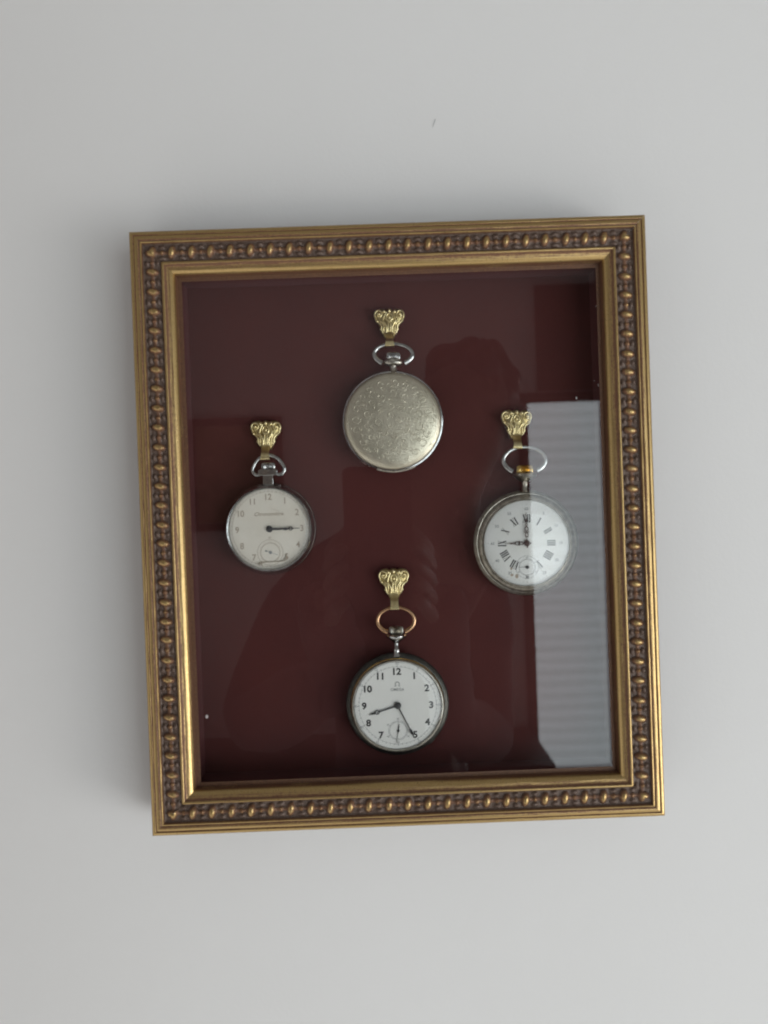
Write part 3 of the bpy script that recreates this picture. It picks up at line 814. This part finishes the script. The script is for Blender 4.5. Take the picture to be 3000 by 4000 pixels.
# the phone that takes the photograph (its dark shape is reflected in the glass)
ph = thing('phone', 'dark phone held up to take the photograph, reflected in the middle of the glass', 'phone', -11, -19, 471)
m = MB()
def rrect(w, h, r, n=6):
    o = []
    for cx, cy, a0 in ((w-r, h-r, 0), (-w+r, h-r, 90), (-w+r, -h+r, 180), (w-r, -h+r, 270)):
        for k in range(n+1):
            a = math.radians(a0+90*k/n); o.append((cx+r*math.cos(a), cy+r*math.sin(a)))
    return o
M_ph = paint('dark_phone', (.03, .012, .014), .35)
m.plate(rrect(38, 74, 8), 0, 8); m.build('phone_body', M_ph, ph)
m = MB(); m.ring(4.5, 6, -1.2, -.05, 32, 0, 30.5); m.build('lens_ring', M_dark, ph)

# the photographer
M_cloth = paint('dark_clothes', (.035, .028, .032), .9)
M_skin = paint('skin', (.10, .06, .048), .6)
M_hair = paint('dark_hair', (.02, .015, .012), .6)
def rumple(o, strength, size):
    t = bpy.data.textures.new('folds', 'CLOUDS'); t.noise_scale = size; t.noise_depth = 3
    d = o.modifiers.new('d', 'DISPLACE'); d.texture = t; d.strength = strength; d.mid_level = .5; d.texture_coords = 'LOCAL'
def skin_fig(name, pts, edges, mat_, parent=None, levels=2):
    me = bpy.data.meshes.new(name); me.from_pydata([p[0] for p in pts], edges, [])
    o = bpy.data.objects.new(name, me); COL.objects.link(o)
    sk = o.modifiers.new('s', 'SKIN'); sk.use_smooth_shade = True
    for i, p in enumerate(pts):
        sv = me.skin_vertices[0].data[i]; r = p[1]; sv.radius = r if hasattr(r, '__len__') else (r, r)
        sv.use_root = (i == 0)
    sb = o.modifiers.new('u', 'SUBSURF'); sb.levels = levels; sb.render_levels = levels
    me.materials.append(mat_)
    if name in ('sweater', 'trousers'): rumple(o, .030, .11)
    if parent is not None: o.parent = parent
    return o
PX, PY = .07, -.98
def P3(x, y, z): return (PX+x, PY-y, z)
fig = [(P3(-.05, .02, -.62), (.155, .12)), (P3(-.06, .02, -.40), (.13, .11)), (P3(-.05, .02, -.20), (.14, .12)), (P3(0, .0, -.06), (.10, .09)), (P3(.03, -.01, .02), .055),
       (P3(.06, -.03, .10), (.070, .085)), (P3(.075, -.035, .19), (.072, .09)), (P3(.08, -.02, .25), (.05, .06)),
       (P3(.09, .0, -.12), .048), (P3(.085, -.06, -.40), .040), (P3(.0, -.30, -.27), .034), ((.06, -.54, -.09), .026),
       (P3(-.21, .0, -.14), .065), (P3(-.31, -.06, -.36), .048), (P3(-.14, -.30, -.22), .036), ((-.08, -.54, -.09), .026),
       (P3(.09, .02, -.85), .10), (P3(.10, .0, -1.15), .065), (P3(.10, .03, -1.46), .045), (P3(.10, -.10, -1.48), .04),
       (P3(-.09, .02, -.85), .10), (P3(-.10, .0, -1.15), .065), (P3(-.10, .03, -1.46), .045), (P3(-.10, -.10, -1.48), .04)]
ed = [(0, 1), (1, 2), (2, 3), (3, 4), (4, 5), (5, 6), (6, 7), (3, 8), (8, 9), (9, 10), (10, 11), (3, 12), (12, 13), (13, 14), (14, 15), (0, 16), (16, 17), (17, 18), (18, 19), (0, 20), (20, 21), (21, 22), (22, 23)]
person = skin_fig('person', fig, ed, M_skin)
tag(person, 'person in dark clothes raising a phone with both hands, only faintly reflected in the glass', 'person')
top = [(p[0], tuple(q+.012 for q in (p[1] if hasattr(p[1], '__len__') else (p[1], p[1])))) for p in fig]
idx = [0, 1, 2, 3, 8, 9, 10, 11, 12, 13, 14, 15]
mp = {k: i for i, k in enumerate(idx)}
skin_fig('sweater', [top[k] for k in idx], [(mp[a], mp[b_]) for a, b_ in ed if a in mp and b_ in mp], M_cloth, person)
idx = [0, 16, 17, 18, 20, 21, 22]; mp = {k: i for i, k in enumerate(idx)}
skin_fig('trousers', [top[k] for k in idx], [(mp[a], mp[b_]) for a, b_ in ed if a in mp and b_ in mp], M_cloth, person)
m = MB(); m.ell(((PX+.09)*1000, 200, (-PY+.01)*1000), (80, 100, 92), 64, 40); ho = m.build('hair', M_hair, person, 180); rumple(ho, .06, .05)
for s in (-1, 1):      # fingers closed on the phone edges
    for k in range(4):
        z = -.045-.02*k
        f = [((-.011+s*.062, -.525, z-.02), .010), ((-.011+s*.050, -.494, z+.0), .009), ((-.011+s*.044, -.474, z+.008), .0085), ((-.011+s*.030, -.4655+.004, z+.010), .0075)]
        f[3] = ((-.011+s*.036, -.466, z+.010), .0075)
        skin_fig('finger', f, [(0, 1), (1, 2), (2, 3)], M_skin, person, 1)
    f = [((-.011+s*.060, -.53, -.05), .012), ((-.011+s*.046, -.500, -.03), .010), ((-.011+s*.028, -.492, -.012), .009)]
    skin_fig('thumb', f, [(0, 1), (1, 2)], M_skin, person, 1)

# ------------------------------------------------------------------ light
def area(name, loc, rot, sx, sy, power, col=(1, 1, 1)):
    l = bpy.data.lights.new(name, 'AREA'); l.shape = 'RECTANGLE'; l.size = sx; l.size_y = sy; l.energy = power; l.color = col
    o = bpy.data.objects.new(name, l); COL.objects.link(o); o.location = loc
    d = Vector(rot)-Vector(loc); o.rotation_euler = d.to_track_quat('-Z', 'Y').to_euler(); return o
SIDE = 76
area('side_added_light', (3.5, -2.35, -1.35), (0, 0, 0), 2.0, 2.0, SIDE, (1, .99, .975))  # unseen soft lamp added at the lower right to brighten the wall

w = bpy.data.worlds.new('World'); sc.world = w; w.use_nodes = True
bg = w.node_tree.nodes['Background']; bg.inputs['Color'].default_value = (1, .972, .94, 1); 
wt = w.node_tree; tc = wt.nodes.new('ShaderNodeTexCoord'); sx = wt.nodes.new('ShaderNodeSeparateXYZ'); mr = wt.nodes.new('ShaderNodeMapRange')
wt.links.new(tc.outputs['Generated'], sx.inputs[0]); wt.links.new(sx.outputs['Z'], mr.inputs['Value'])
mr.inputs['From Min'].default_value = -.5; mr.inputs['From Max'].default_value = .35; mr.inputs['To Min'].default_value = .95; mr.inputs['To Max'].default_value = .28
wt.links.new(mr.outputs[0], bg.inputs['Strength'])

# ------------------------------------------------------------------ camera
cam = bpy.data.cameras.new('camera'); co = bpy.data.objects.new('camera', cam); COL.objects.link(co)
cam.sensor_fit = 'VERTICAL'; cam.sensor_height = 34.6; cam.sensor_width = 25.95; cam.lens = 3121/4000*34.6
cam.clip_start = .01; cam.clip_end = 50
co.location = CAM; co.rotation_mode = 'XYZ'
co.rotation_euler = (PI/2-.0087211, .0364617, -.0083086)
cam.dof.use_dof = True; cam.dof.focus_distance = .52; cam.dof.aperture_fstop = 11
sc.camera = co

sc.view_settings.view_transform = 'Standard'; sc.view_settings.look = 'None'
sc.view_settings.exposure = 0; sc.view_settings.gamma = 1; sc.view_settings.use_curve_mapping = False
sc.cycles.use_denoising = True
sc.cycles.transparent_max_bounces = 24; sc.cycles.max_bounces = 10; sc.cycles.glossy_bounces = 6
sc.cycles.caustics_reflective = False; sc.cycles.caustics_refractive = False
sc.cycles.filter_width = 2.0
